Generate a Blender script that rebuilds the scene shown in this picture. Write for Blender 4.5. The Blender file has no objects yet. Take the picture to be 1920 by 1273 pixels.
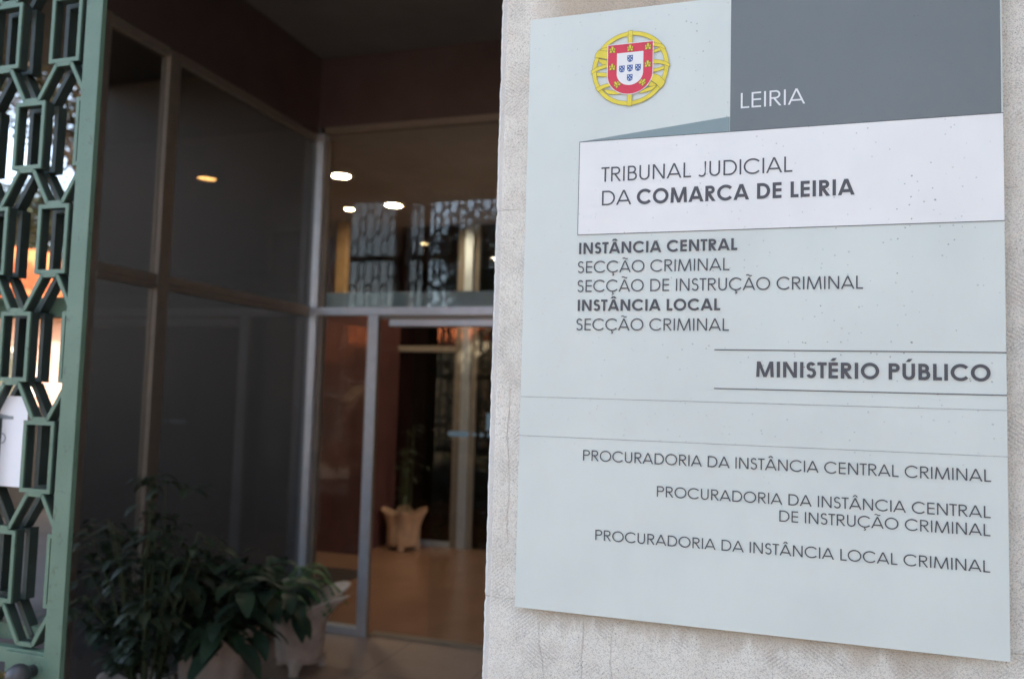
import bpy, bmesh, math, random
from mathutils import Vector, Matrix
random.seed(7)
R = math.radians
C = bpy.context.scene.collection
sc = bpy.context.scene

# ------------------------------------------------------------------ camera
cam = bpy.data.cameras.new('camera')
cam.sensor_width = 36; cam.lens = 28.465; cam.clip_start = 0.05; cam.clip_end = 2000
cr = Vector((0.9526173, 0.3028387, 0.0284418)); cu = Vector((-0.0061998, -0.0741548, 0.9972275)); cf = Vector((-0.3041082, 0.9501525, 0.0687637))
co = bpy.data.objects.new('camera', cam); C.objects.link(co)
m = Matrix.Identity(4)
for i in range(3):
    m[i][0] = cr[i]; m[i][1] = cu[i]; m[i][2] = -cf[i]
m[0][3], m[1][3], m[2][3] = 0.400677, -1.307262, 1.608663
co.matrix_world = m
cam.dof.use_dof = True; cam.dof.focus_distance = 1.25; cam.dof.aperture_fstop = 3.6
sc.camera = co

# ------------------------------------------------------------------ sky, sun, exposure
SUN_EL, SUN_AZ = R(44), R(62)
w = bpy.data.worlds.new('World'); sc.world = w; w.use_nodes = True
nt = w.node_tree
sk = nt.nodes.new('ShaderNodeTexSky'); sk.sky_type = 'NISHITA'; sk.sun_disc = False
sk.sun_elevation = SUN_EL; sk.sun_rotation = SUN_AZ; sk.dust_density = 3.0; sk.air_density = 0.5; sk.ozone_density = 0.3
hz = nt.nodes.new('ShaderNodeMix'); hz.data_type = 'RGBA'; hz.blend_type = 'MULTIPLY'; hz.inputs['Factor'].default_value = 1
hz.inputs[7].default_value = (1.17, 1.07, 0.85, 1)          # warm summer haze in the sky
nt.links.new(sk.outputs[0], hz.inputs[6]); nt.links.new(hz.outputs[2], nt.nodes['Background'].inputs[0])
nt.nodes['Background'].inputs[1].default_value = 0.15
sl = bpy.data.lights.new('sun', 'SUN'); sl.energy = 2.4; sl.angle = R(0.5); sl.color = (1, 0.94, 0.85)
so = bpy.data.objects.new('sun', sl); C.objects.link(so)
sd = Vector((math.sin(SUN_AZ) * math.cos(SUN_EL), math.cos(SUN_AZ) * math.cos(SUN_EL), math.sin(SUN_EL)))
so.rotation_euler = sd.to_track_quat('Z', 'Y').to_euler(); so.location = (0, 0, 30)
sc.view_settings.view_transform = 'Standard'; sc.view_settings.look = 'None'
sc.view_settings.exposure = 3.2; sc.view_settings.gamma = 1
sc.cycles.max_bounces = 10; sc.cycles.transparent_max_bounces = 24; sc.cycles.diffuse_bounces = 5; sc.cycles.glossy_bounces = 5
sc.cycles.use_denoising = True
sc.cycles.sample_clamp_indirect = 8

# ------------------------------------------------------------------ material helpers
class NT:
    def __init__(s, name):
        s.m = bpy.data.materials.new(name); s.m.use_nodes = True
        s.t = s.m.node_tree; s.b = s.t.nodes['Principled BSDF']; s.out = s.t.nodes['Material Output']
        s.tc = s.t.nodes.new('ShaderNodeTexCoord').outputs['Object']
    def n(s, typ, ins=None, **props):
        x = s.t.nodes.new('ShaderNode' + typ)
        for k, v in props.items(): setattr(x, k, v)
        for k, v in (ins or {}).items(): s.set(x.inputs[k], v)
        return x
    def set(s, sock, v):
        if isinstance(v, bpy.types.NodeSocket): s.t.links.new(v, sock)
        else:
            if sock.type == 'RGBA' and len(v) == 3: v = (*v, 1)
            sock.default_value = v
    def math(s, op, a, b=0.0, c=0.0, clamp=False):
        return s.n('Math', {0: a, 1: b, 2: c}, operation=op, use_clamp=clamp).outputs[0]
    def noise(s, scale, detail=3, rough=.55, vec=None, dist=0):
        return s.n('TexNoise', {'Vector': vec or s.tc, 'Scale': scale, 'Detail': detail, 'Roughness': rough, 'Distortion': dist}).outputs['Fac']
    def ramp(s, f, a, b, lo=0.0, hi=1.0):
        return s.n('MapRange', {0: f, 1: a, 2: b, 3: lo, 4: hi}).outputs[0]
    def mix(s, f, a, b, mode='MIX'):
        x = s.n('Mix', data_type='RGBA', blend_type=mode)
        s.set(x.inputs['Factor'], f); s.set(x.inputs[6], a); s.set(x.inputs[7], b)
        return x.outputs[2]
    def map(s, scale=(1, 1, 1), rot=(0, 0, 0), loc=(0, 0, 0)):
        return s.n('Mapping', {'Vector': s.tc, 'Scale': scale, 'Rotation': rot, 'Location': loc}).outputs[0]
    def bump(s, h, strength=.3, dist=.002):
        s.set(s.b.inputs['Normal'], s.n('Bump', {'Height': h, 'Strength': strength, 'Distance': dist}).outputs[0])
    def done(s, col=None, rough=None, metal=None, spec=None):
        if col is not None: s.set(s.b.inputs['Base Color'], col)
        if rough is not None: s.set(s.b.inputs['Roughness'], rough)
        if metal is not None: s.set(s.b.inputs['Metallic'], metal)
        if spec is not None: s.set(s.b.inputs['Specular IOR Level'], spec)
        return s.m

def plain(name, col, rough=.6, metal=0, var=.12, scale=6, spec=.5, bump=0, bscale=60):
    a = NT(name)
    f = a.ramp(a.noise(scale, 4), .3, .7)
    c = a.mix(f, [x * (1 - var) for x in col], [min(1, x * (1 + var)) for x in col])
    if bump: a.bump(a.noise(bscale, 3), bump, .003)
    return a.done(c, rough, metal, spec)

def make_stone():
    a = NT('bush_hammered_limestone')
    fine = a.noise(520, 3, .6); mid = a.noise(150, 3, .6); big = a.noise(7, 4, .6)
    base = a.mix(a.ramp(big, .3, .7), (.72, .68, .605), (.80, .765, .69))
    base = a.mix(a.ramp(a.noise(26, 4), .42, .66, 0, .35), base, (.64, .56, .49))
    # dark pits of the hammer work, in clusters
    v = a.n('TexVoronoi', {'Vector': a.tc, 'Scale': 210, 'Randomness': 1}, feature='F1').outputs['Distance']
    clus = a.ramp(a.noise(38, 3), .42, .68)
    pit = a.math('MULTIPLY', a.ramp(v, .12, .26, 1, 0), clus)
    grain = a.ramp(fine, .36, .52, 1, 0)
    base = a.mix(a.math('MULTIPLY', grain, .46), base, (.24, .21, .185))
    base = a.mix(a.math('MULTIPLY', pit, .75), base, (.16, .145, .135))
    # chisel strokes: short diagonal grooves that change direction from patch to patch
    w1 = a.n('TexWave', {'Vector': a.map(rot=(0, R(38), 0)), 'Scale': 62, 'Distortion': 3.0, 'Detail': 2, 'Detail Scale': 9}, bands_direction='Z').outputs['Fac']
    w2 = a.n('TexWave', {'Vector': a.map(rot=(0, R(-34), 0)), 'Scale': 58, 'Distortion': 3.4, 'Detail': 2, 'Detail Scale': 8}, bands_direction='Z').outputs['Fac']
    patch = a.ramp(a.noise(11, 2), .44, .56)
    stroke = a.math('ADD', a.math('MULTIPLY', w1, patch), a.math('MULTIPLY', w2, a.math('SUBTRACT', 1.0, patch)))
    smask = a.ramp(a.noise(17, 3), .42, .62)
    strokem = a.math('MULTIPLY', stroke, smask)
    base = a.mix(a.math('MULTIPLY', a.ramp(strokem, .25, .9), .34), base, (.33, .29, .27))
    sep = a.n('SeparateXYZ', {0: a.tc}); X, Z = sep.outputs[0], sep.outputs[2]
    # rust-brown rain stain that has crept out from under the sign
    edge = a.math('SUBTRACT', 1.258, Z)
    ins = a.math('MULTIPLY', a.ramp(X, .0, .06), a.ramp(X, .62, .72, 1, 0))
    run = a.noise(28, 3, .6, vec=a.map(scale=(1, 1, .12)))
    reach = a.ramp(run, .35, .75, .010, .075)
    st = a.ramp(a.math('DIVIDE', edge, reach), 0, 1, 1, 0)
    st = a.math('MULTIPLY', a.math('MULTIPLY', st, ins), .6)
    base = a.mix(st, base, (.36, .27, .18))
    # smooth drafted margin along the arris
    marg = a.ramp(a.math('ADD', X, a.math('MULTIPLY', a.noise(40, 3), .004)), -.0475, -.0455, 1, 0)
    base = a.mix(a.math('MULTIPLY', marg, .6), base, (.66, .645, .62))
    # hairline cracks running down, and the bed joints
    wob = a.math('MULTIPLY', a.math('SUBTRACT', a.noise(7, 5), .5), .035)
    crack = None
    for x0, z0, z1 in ((.045, .9, 1.235), (.115, .9, 1.245), (.16, .95, 1.225), (-.022, 1.36, 1.62)):
        d = a.math('ABSOLUTE', a.math('SUBTRACT', a.math('ADD', X, wob), x0))
        k = a.math('MULTIPLY', a.ramp(d, .0004, .0018, 1, 0), a.math('MULTIPLY', a.math('GREATER_THAN', Z, z0), a.math('LESS_THAN', Z, z1)))
        crack = k if crack is None else a.math('MAXIMUM', crack, k)
    for z0 in (1.930, 1.268, 2.62, .61):
        d = a.math('ABSOLUTE', a.math('SUBTRACT', a.math('ADD', Z, a.math('MULTIPLY', wob, .12)), z0))
        crack = a.math('MAXIMUM', crack, a.math('MULTIPLY', a.ramp(d, .0005, .0016, 1, 0), a.ramp(a.noise(33, 2), .38, .5)))
    base = a.mix(a.math('MULTIPLY', crack, .27), base, (.30, .235, .19))
    h = a.math('ADD', a.math('MULTIPLY', fine, .55), a.math('MULTIPLY', mid, .5))
    h = a.math('SUBTRACT', h, a.math('MULTIPLY', pit, .5))
    h = a.math('SUBTRACT', h, a.math('MULTIPLY', strokem, .28))
    h = a.math('SUBTRACT', h, a.math('MULTIPLY', crack, .5))
    a.bump(h, .62, .0032)
    return a.done(base, .92, 0, .2)

def enamel(name, col, rough=.38, dots=1.0, var=.03):
    """printed sign sheet: nearly even colour, fly specks and scuffs gathered in the upper middle"""
    a = NT(name)
    c = a.mix(a.ramp(a.noise(5, 3), .35, .65), [x * (1 - var) for x in col], [x * (1 + var) for x in col])
    sep = a.n('SeparateXYZ', {0: a.tc}); Z = sep.outputs[2]; X = sep.outputs[0]
    zone = a.math('MULTIPLY', a.ramp(Z, .17, .40), a.ramp(X, .02, .45, .25, 1))
    p = a.map(scale=(1, 1, 1.0))
    warp = a.n('VectorMath', {0: p, 1: a.n('TexNoise', {'Vector': a.tc, 'Scale': 90.0, 'Detail': 2}).outputs['Color']}, operation='ADD').outputs[0]
    tot = None
    for sc_, r0, th in ((55, .085, .55), (105, .15, .60), (28, .055, .45)):
        vn = a.n('TexVoronoi', {'Vector': a.tc, 'Scale': sc_, 'Randomness': 1}, feature='F1')
        dn = a.math('ADD', vn.outputs['Distance'], a.math('MULTIPLY', a.math('SUBTRACT', a.noise(420, 2), .5), r0 * 1.3))
        dot = a.ramp(dn, r0 * .55, r0, 1, 0)
        on = a.math('GREATER_THAN', a.n('SeparateColor', {0: vn.outputs['Color']}).outputs[0], th)
        k = a.math('MULTIPLY', dot, on)
        tot = k if tot is None else a.math('MAXIMUM', tot, k)
    tot = a.math('MULTIPLY', a.math('MULTIPLY', tot, zone), dots)
    tot = a.math('MULTIPLY', tot, a.ramp(a.noise(9, 3), .36, .6))
    c = a.mix(a.math('MULTIPLY', tot, .66), c, (.09, .09, .095))
    # faint grey wiped-dirt streaks
    wipe = a.ramp(a.noise(12, 5, .65, vec=a.map(scale=(1.5, 1, .5))), .5, .8, 0, .10)
    c = a.mix(wipe, c, [x * .72 for x in col])
    return a.done(c, rough, 0, .5)

def make_glass(name, tint=(.94, .96, .95), base=.045):
    a = NT(name)
    t = a.n('BsdfTransparent', {'Color': tint}); g = a.n('BsdfGlossy', {'Color': (1, 1, 1), 'Roughness': .012})
    f = a.n('LayerWeight', {'Blend': .5}).outputs['Facing']
    fr = a.math('ADD', a.math('MULTIPLY', a.math('POWER', f, 5.0), 1 - base), base)
    mx = a.n('MixShader', {0: fr, 1: t.outputs[0], 2: g.outputs[0]})
    a.t.links.new(mx.outputs[0], a.out.inputs[0])
    return a.m

def emit(name, col, s):
    a = NT(name); a.set(a.b.inputs['Emission Color'], col); a.set(a.b.inputs['Emission Strength'], s)
    return a.done(col, .5)

def make_green():
    a = NT('sage_green_gate_paint')
    f = a.ramp(a.noise(9, 4), .3, .7)
    c = a.mix(f, (.092, .158, .112), (.120, .192, .140))
    c = a.mix(a.ramp(a.noise(75, 4), .58, .74, 0, .4), c, (.07, .11, .082))
    c = a.mix(a.ramp(a.noise(30, 5, .7), .60, .68, 0, .7), c, (.06, .065, .05))
    a.bump(a.noise(140, 4), .18, .002)
    return a.done(c, .48, 0, .4)

def make_floor(name, c0, c1, rough):
    a = NT(name)
    br = a.n('TexBrick', {'Vector': a.tc, 'Color1': c0, 'Color2': c1, 'Mortar': [x * .45 for x in c0], 'Scale': 1.0, 'Mortar Size': .004, 'Brick Width': .6, 'Row Height': .6}, offset=0.0)
    c = a.mix(a.ramp(a.noise(3.2, 6, .65), .3, .7, 0, .5), br.outputs['Color'], c1)
    c = a.mix(a.ramp(a.noise(45, 3), .5, .7, 0, .3), c, [x * .7 for x in c0])
    return a.done(c, a.ramp(a.noise(5, 4), .3, .7, rough * .8, rough * 1.3), 0, .5)

def leafmat(name, a0, a1, rough=.4):
    a = NT(name)
    rnd = a.n('NewGeometry').outputs['Random Per Island']
    c = a.mix(rnd, a0, a1)
    c = a.mix(a.ramp(a.noise(4, 3), .35, .65), c, [x * .75 for x in a0])
    a.done(c, rough, 0, .4)
    return a.m

M = dict(
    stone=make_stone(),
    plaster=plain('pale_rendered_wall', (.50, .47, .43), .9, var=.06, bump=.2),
    sign=enamel('pale_grey_sign_sheet', (.615, .655, .615)),
    sign_white=enamel('white_sign_sheet', (.77, .765, .745), .36),
    sign_dark=enamel('slate_grey_sign_sheet', (.142, .160, .162), .34, .7),
    sign_wedge=enamel('teal_grey_sign_sheet', (.215, .285, .29), .36, .5),
    ink=plain('charcoal_ink', (.075, .075, .085), .5, var=.05),
    ink_light=plain('white_ink', (.74, .75, .75), .5, var=.02),
    seam=plain('dirty_seam', (.30, .31, .30), .8, var=.3, scale=90),
    gold=plain('yellow_print', (.74, .60, .045), .4, var=.06, scale=60),
    goldln=plain('olive_outline_print', (.20, .15, .02), .5),
    redp=plain('red_print', (.62, .030, .062), .4, var=.04, scale=40),
    bluep=plain('blue_print', (.030, .085, .27), .4),
    green=make_green(),
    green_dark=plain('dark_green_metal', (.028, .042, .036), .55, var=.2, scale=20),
    alu=plain('brushed_aluminium', (.60, .635, .69), .38, .6, var=.06, scale=20, bump=.05, bscale=200),
    bronze=plain('bronze_anodised_frame', (.27, .225, .185), .48, .35, var=.08, scale=14),
    fascia=plain('dark_red_fascia', (.10, .066, .061), .55, var=.15, scale=4),
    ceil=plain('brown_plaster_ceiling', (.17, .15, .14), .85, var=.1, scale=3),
    lobceil=plain('lobby_ceiling', (.52, .46, .43), .8, var=.06),
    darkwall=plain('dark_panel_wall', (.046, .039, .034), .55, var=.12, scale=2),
    redwall=plain('oxblood_wall', (.115, .045, .040), .5, var=.18, scale=3, bump=.05),
    wood=plain('amber_wood', (.42, .26, .12), .45, var=.18, scale=9),
    glass=make_glass('clear_glass'),
    glass2=make_glass('grey_tinted_glass', (.60, .575, .55), .034),
    band=plain('frosted_band', (.22, .27, .285), .25, var=.06),
    floor=plain('polished_brown_floor', (.33, .185, .122), .2, var=.10, scale=2.2, bump=.03, bscale=12),
    pfloor=make_floor('worn_porch_stone', (.37, .265, .20), (.43, .315, .245), .40),
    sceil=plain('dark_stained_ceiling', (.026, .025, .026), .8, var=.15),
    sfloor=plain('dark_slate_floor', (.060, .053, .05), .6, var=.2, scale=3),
    mat=plain('doormat_fibre', (.055, .035, .032), .95, var=.25, scale=40, bump=.4),
    pot=plain('cast_stone_pot', (.70, .585, .50), .85, var=.2, scale=9, bump=.25, bscale=70),
    terra=plain('terracotta_pot', (.46, .285, .175), .8, var=.18, scale=9, bump=.25, bscale=70),
    soil=plain('potting_soil', (.03, .022, .016), .95, var=.3, scale=50),
    stem=plain('plant_stem', (.07, .085, .035), .7),
    leafd=leafmat('ficus_leaf', (.034, .050, .030), (.068, .088, .042), .46),
    leafb=leafmat('broad_leaf', (.036, .066, .042), (.058, .10, .05), .46),
    leaff=leafmat('fern_leaf', (.07, .20, .075), (.17, .34, .09), .4),
    lamp=emit('lamp_lens', (1, .84, .58), 26),
    lamp_warm=emit('warm_lamp_lens', (1, .72, .36), 14),
    lamp_dim=emit('amber_lamp_lens', (1, .50, .16), 5),
    brass=plain('aged_brass', (.42, .26, .13), .35, .9, var=.2, scale=60),
    steel=plain('dull_steel', (.07, .07, .075), .45, .5, var=.15, scale=40),
    paper=plain('white_paper', (.80, .80, .83), .7, var=.015),
    tape=plain('grey_print', (.24, .27, .29), .6),
    sticker=plain('pale_blue_film', (.26, .38, .43), .5),
    roof=plain('orange_roof_tiles', (.34, .085, .020), .85, var=.22, scale=8, bump=.3),
    hwhite=plain('whitewashed_wall', (.50, .47, .43), .9, var=.06),
    hpink=plain('pink_rendered_wall', (.23, .14, .115), .9, var=.1),
    hcream=plain('cream_rendered_wall', (.50, .42, .29), .9, var=.08),
    hdark=plain('window_void', (.03, .035, .04), .25, var=.1),
    trim=plain('white_trim', (.70, .69, .66), .7),
    awn=plain('red_awning_cloth', (.55, .07, .05), .8),
    bark=plain('tree_bark', (.10, .075, .055), .95, var=.3, scale=14, bump=.6),
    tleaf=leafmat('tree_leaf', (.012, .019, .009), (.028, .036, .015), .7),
    oleaf=leafmat('olive_tree_leaf', (.12, .125, .045), (.22, .21, .07), .5),
    pleaf=leafmat('pine_needles', (.025, .045, .022), (.05, .075, .03), .6),
    asphalt=plain('asphalt', (.055, .055, .057), .9, var=.2, scale=3, bump=.3),
    pave=make_floor('pale_paving', (.42, .385, .34), (.50, .46, .40), .8),
    earth=plain('dry_ground', (.36, .29, .19), .95, var=.25, scale=.7),
    line=plain('road_paint', (.75, .75, .72), .7),
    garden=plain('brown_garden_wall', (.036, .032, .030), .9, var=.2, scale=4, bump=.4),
    hedge=leafmat('hedge_leaf', (.10, .13, .03), (.24, .22, .05), .6),
)

# ------------------------------------------------------------------ mesh helpers (all coordinates are world metres)
ORG = {}
class MB:
    def __init__(s): s.v = []; s.f = []
    def quad(s, *p):
        i = len(s.v); s.v += [tuple(q) for q in p]; s.f.append(tuple(range(i, i + len(p))))
    def box(s, x0, x1, y0, y1, z0, z1):
        i = len(s.v)
        s.v += [(x, y, z) for z in (z0, z1) for y in (y0, y1) for x in (x0, x1)]
        s.f += [tuple(i + k for k in q) for q in ((0, 2, 3, 1), (4, 5, 7, 6), (0, 1, 5, 4), (2, 6, 7, 3), (0, 4, 6, 2), (1, 3, 7, 5))]
        return s
    def grid(s, rows, closed_u=False, closed_v=False, cap=False):
        i = len(s.v); nu = len(rows[0]); nv = len(rows)
        for r in rows: s.v += [tuple(q) for q in r]
        for a in range(nv if closed_v else nv - 1):
            for b in range(nu if closed_u else nu - 1):
                s.f.append((i + a * nu + b, i + a * nu + (b + 1) % nu, i + ((a + 1) % nv) * nu + (b + 1) % nu, i + ((a + 1) % nv) * nu + b))
        if cap:
            s.f.append(tuple(i + k for k in range(nu))[::-1]); s.f.append(tuple(i + (nv - 1) * nu + k for k in range(nu)))
        return s
    def tube(s, pts, r0, r1=None, n=8):
        r1 = r0 if r1 is None else r1; rows = []
        for k, p in enumerate(pts):
            p = Vector(p); d = Vector(pts[min(k + 1, len(pts) - 1)]) - Vector(pts[max(k - 1, 0)])
            q = d.to_track_quat('Z', 'Y'); r = r0 + (r1 - r0) * k / max(1, len(pts) - 1)
            rows.append([p + q @ Vector((math.cos(t * 2 * math.pi / n) * r, math.sin(t * 2 * math.pi / n) * r, 0)) for t in range(n)])
        return s.grid(rows, closed_u=True, cap=True)
    def sphere(s, c, r, n=14, sz=1):
        rows = []
        for a in range(n // 2 + 1):
            ph = math.pi * a / (n // 2)
            rows.append([(c[0] + r * max(.001, math.sin(ph)) * math.cos(t * 2 * math.pi / n), c[1] + r * max(.001, math.sin(ph)) * math.sin(t * 2 * math.pi / n), c[2] - r * sz * math.cos(ph)) for t in range(n)])
        return s.grid(rows, closed_u=True)
    def build(s, name, mat, parent=None, loc=(0, 0, 0), smooth=False, bevel=0):
        o0 = Vector(ORG[parent.name]) if parent else Vector(loc)
        me = bpy.data.meshes.new(name)
        me.from_pydata([tuple(Vector(v) - o0) for v in s.v], [], s.f); me.update()
        if smooth: me.polygons.foreach_set('use_smooth', [True] * len(me.polygons))
        me.materials.append(mat)
        o = bpy.data.objects.new(name, me); C.objects.link(o)
        if parent: o.parent = parent
        else: o.location = loc
        ORG[o.name] = tuple(o0)
        if bevel:
            b = o.modifiers.new('bevel', 'BEVEL'); b.width = bevel; b.segments = 2; b.limit_method = 'ANGLE'
        return o

def tag(o, label=None, cat=None, group=None, kind=None):
    for k, v in (('label', label), ('category', cat), ('group', group), ('kind', kind)):
        if v: o[k] = v
    return o
def thing(name, label, cat, loc=(0, 0, 0), group=None):
    o = bpy.data.objects.new(name, None); C.objects.link(o); o.location = loc; o.empty_display_size = .1
    ORG[o.name] = tuple(loc)
    return tag(o, label, cat, group)
def box(name, mat, b, parent=None, bevel=0, loc=None):
    if parent is None and loc is None: loc = (0, 0, 0)
    return MB().box(*b).build(name, mat, parent, loc or (0, 0, 0), bevel=bevel)
def struct(name, mat, b):
    return tag(box(name, mat, b), kind='structure')

# ------------------------------------------------------------------ setting: ground, floors, ceilings
g = MB(); NG = 40; SP = 600
def gz(x, y):
    return -.12 if y > -3.0 else (-1.2 if y < -6 else -.12 - 1.08 * (-3 - y) / 3)
rows = []
ys = [-600, -200, -60, -30, -15, -6, -3, 0, 6, 20, 60, 200, 600]
for y in ys: rows.append([(x, y, gz(x, y)) for x in (-600, -200, -80, -40, -20, -10, 0, 10, 20, 40, 80, 200, 600)])
tag(g.grid(rows).build('ground', M['earth']), kind='structure')
MB().box(-40, 40, -14.5, -7.6, -1.22, -1.192).build('road', M['asphalt'])['kind'] = 'structure'
MB().box(-40, 40, -7.6, -6.0, -1.22, -1.07).build('pavement', M['pave'])['kind'] = 'structure'
MB().box(-40, 40, -16.3, -14.5, -1.22, -1.07).build('pavement', M['pave'])['kind'] = 'structure'
lm = MB()
for k in range(14): lm.box(-38 + 5.5 * k, -35.5 + 5.5 * k, -11.12, -11.0, -1.19, -1.188)
tag(lm.build('road_marking', M['line']), kind='structure')
struct('terrace', M['pave'], (-9, 8, -2.9, -.001, -.11, -.001))
struct('porch_floor', M['pfloor'], (-2.7, 4, 0, 3.66, -.11, 0))
struct('side_floor', M['sfloor'], (-8.29, -2.7, 0, 3.66, -.11, -.001))
struct('side_path', M['sfloor'], (-8.29, -4.76, 3.661, 15, -.118, -.005))
struct('lobby_floor', M['floor'], (-4.6, 4, 3.66, 9.6, -.11, .002))
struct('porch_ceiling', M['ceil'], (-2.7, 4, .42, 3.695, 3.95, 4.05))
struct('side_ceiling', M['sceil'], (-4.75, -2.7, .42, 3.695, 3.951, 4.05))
struct('lobby_ceiling', M['lobceil'], (-4.6, 4, 3.70, 9.6, 3.42, 4.05))

# ------------------------------------------------------------------ stone pillar carrying the sign
XE, YF = -.0605, .016
pil = MB(); rows = []
rnd = random.Random(3)
nz = 640; z = 0
ph = [rnd.uniform(0, 6) for _ in range(8)]
jag = 0
for k in range(nz + 1):
    zz = 3.85 * k / nz
    jag = .3 * jag + .7 * rnd.gauss(0, .0006)
    chip = jag + .0002 * math.sin(zz * 9 + ph[0]) + .0002 * math.sin(zz * 31 + ph[1])
    if abs(zz - 1.268) < .006 or abs(zz - 1.93) < .005: chip += .0014
    j2 = rnd.gauss(0, .0005)
    x0 = XE + chip
    rows.append([(x0 + .004, .42, zz), (x0 + .001, YF + .014, zz), (x0, YF + .0065, zz), (x0 + .0018, YF + .0026, zz), (x0 + .0050 + j2, YF + .0010, zz), (XE + .0115 + j2 * .6, YF + .0024, zz), (XE + .0135 + j2 * .5, YF + .0003, zz),
                 (XE + .022, YF, zz), (.9, YF, zz), (4, YF, zz), (4, .42, zz)])
pil.grid(rows, closed_u=True, cap=True)
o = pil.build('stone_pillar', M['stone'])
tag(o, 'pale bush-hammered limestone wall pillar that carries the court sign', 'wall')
o = box('facade_lintel', M['plaster'], (-4.75, 4, YF, .42, 3.852, 13.5)); tag(o, 'pale rendered upper facade wall over the porch opening', 'wall')
o = box('court_roof', M['plaster'], (-4.75, 10, .421, 9.6, 4.06, 13.5)); tag(o, 'plain upper storey block of the court above the porch ceiling', 'building')  # unseen; made this tall so its shadow covers the trees on the left
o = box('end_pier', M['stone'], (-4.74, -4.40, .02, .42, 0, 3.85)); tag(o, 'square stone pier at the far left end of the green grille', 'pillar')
o = box('side_sky_blocker', M['plaster'], (2.1, 6.0, -4.0, -.001, -.11, 9.0)); tag(o, 'added pale block out of view that shades the right side of the sign', 'building')  # unseen block added to cut the sky light on the sign's right side
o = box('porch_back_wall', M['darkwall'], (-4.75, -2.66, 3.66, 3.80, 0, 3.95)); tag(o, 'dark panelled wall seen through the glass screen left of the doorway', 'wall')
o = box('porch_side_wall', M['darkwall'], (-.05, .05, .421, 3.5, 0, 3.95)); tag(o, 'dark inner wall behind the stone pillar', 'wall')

# ------------------------------------------------------------------ lettering (geometric sans drawn with strokes)
ADV = {'A': 740, 'B': 574, 'C': 813, 'D': 744, 'E': 536, 'I': 226, 'J': 482, 'L': 462, 'M': 919, 'N': 740, 'O': 869, 'P': 592, 'R': 607, 'S': 498, 'T': 426, 'U': 655, ' ': 277}
ADVB = {'A': 740, 'B': 580, 'C': 780, 'D': 700, 'E': 520, 'I': 280, 'J': 480, 'L': 440, 'M': 900, 'N': 740, 'O': 840, 'P': 560, 'R': 580, 'S': 520, 'T': 420, 'U': 640, ' ': 280}
def arc(cx, cz, rx, rz, a0, a1, n=20):
    return [(cx + rx * math.cos(R(a0 + (a1 - a0) * k / n)), cz + rz * math.sin(R(a0 + (a1 - a0) * k / n))) for k in range(n + 1)]
def ribbon(pts, w, closed=False):
    """outline quads of a stroke of width w with mitred joins"""
    P = [Vector(p) for p in pts]; n = len(P); L = []; Rr = []
    for k in range(n):
        a = P[(k - 1) % n] if (closed or k > 0) else None
        b = P[(k + 1) % n] if (closed or k < n - 1) else None
        d1 = (P[k] - a).normalized() if a is not None else None
        d2 = (b - P[k]).normalized() if b is not None else None
        d1 = d1 or d2; d2 = d2 or d1
        n1 = Vector((-d1.y, d1.x)); n2 = Vector((-d2.y, d2.x))
        mm = (n1 + n2)
        mm = mm.normalized() if mm.length > 1e-6 else n1
        s = min(2.5, 1 / max(.35, mm.dot(n1)))
        L.append(P[k] + mm * s * w / 2); Rr.append(P[k] - mm * s * w / 2)
    q = []
    for k in range(n if closed else n - 1):
        j = (k + 1) % n
        q.append([Rr[k], Rr[j], L[j], L[k]])
    return q
def slant(x0, z0, x1, z1, w):
    wd = w / abs((z1 - z0)) * math.hypot(x1 - x0, z1 - z0)
    return [[Vector((x0 - wd / 2, z0)), Vector((x0 + wd / 2, z0)), Vector((x1 + wd / 2, z1)), Vector((x1 - wd / 2, z1))]]
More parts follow.
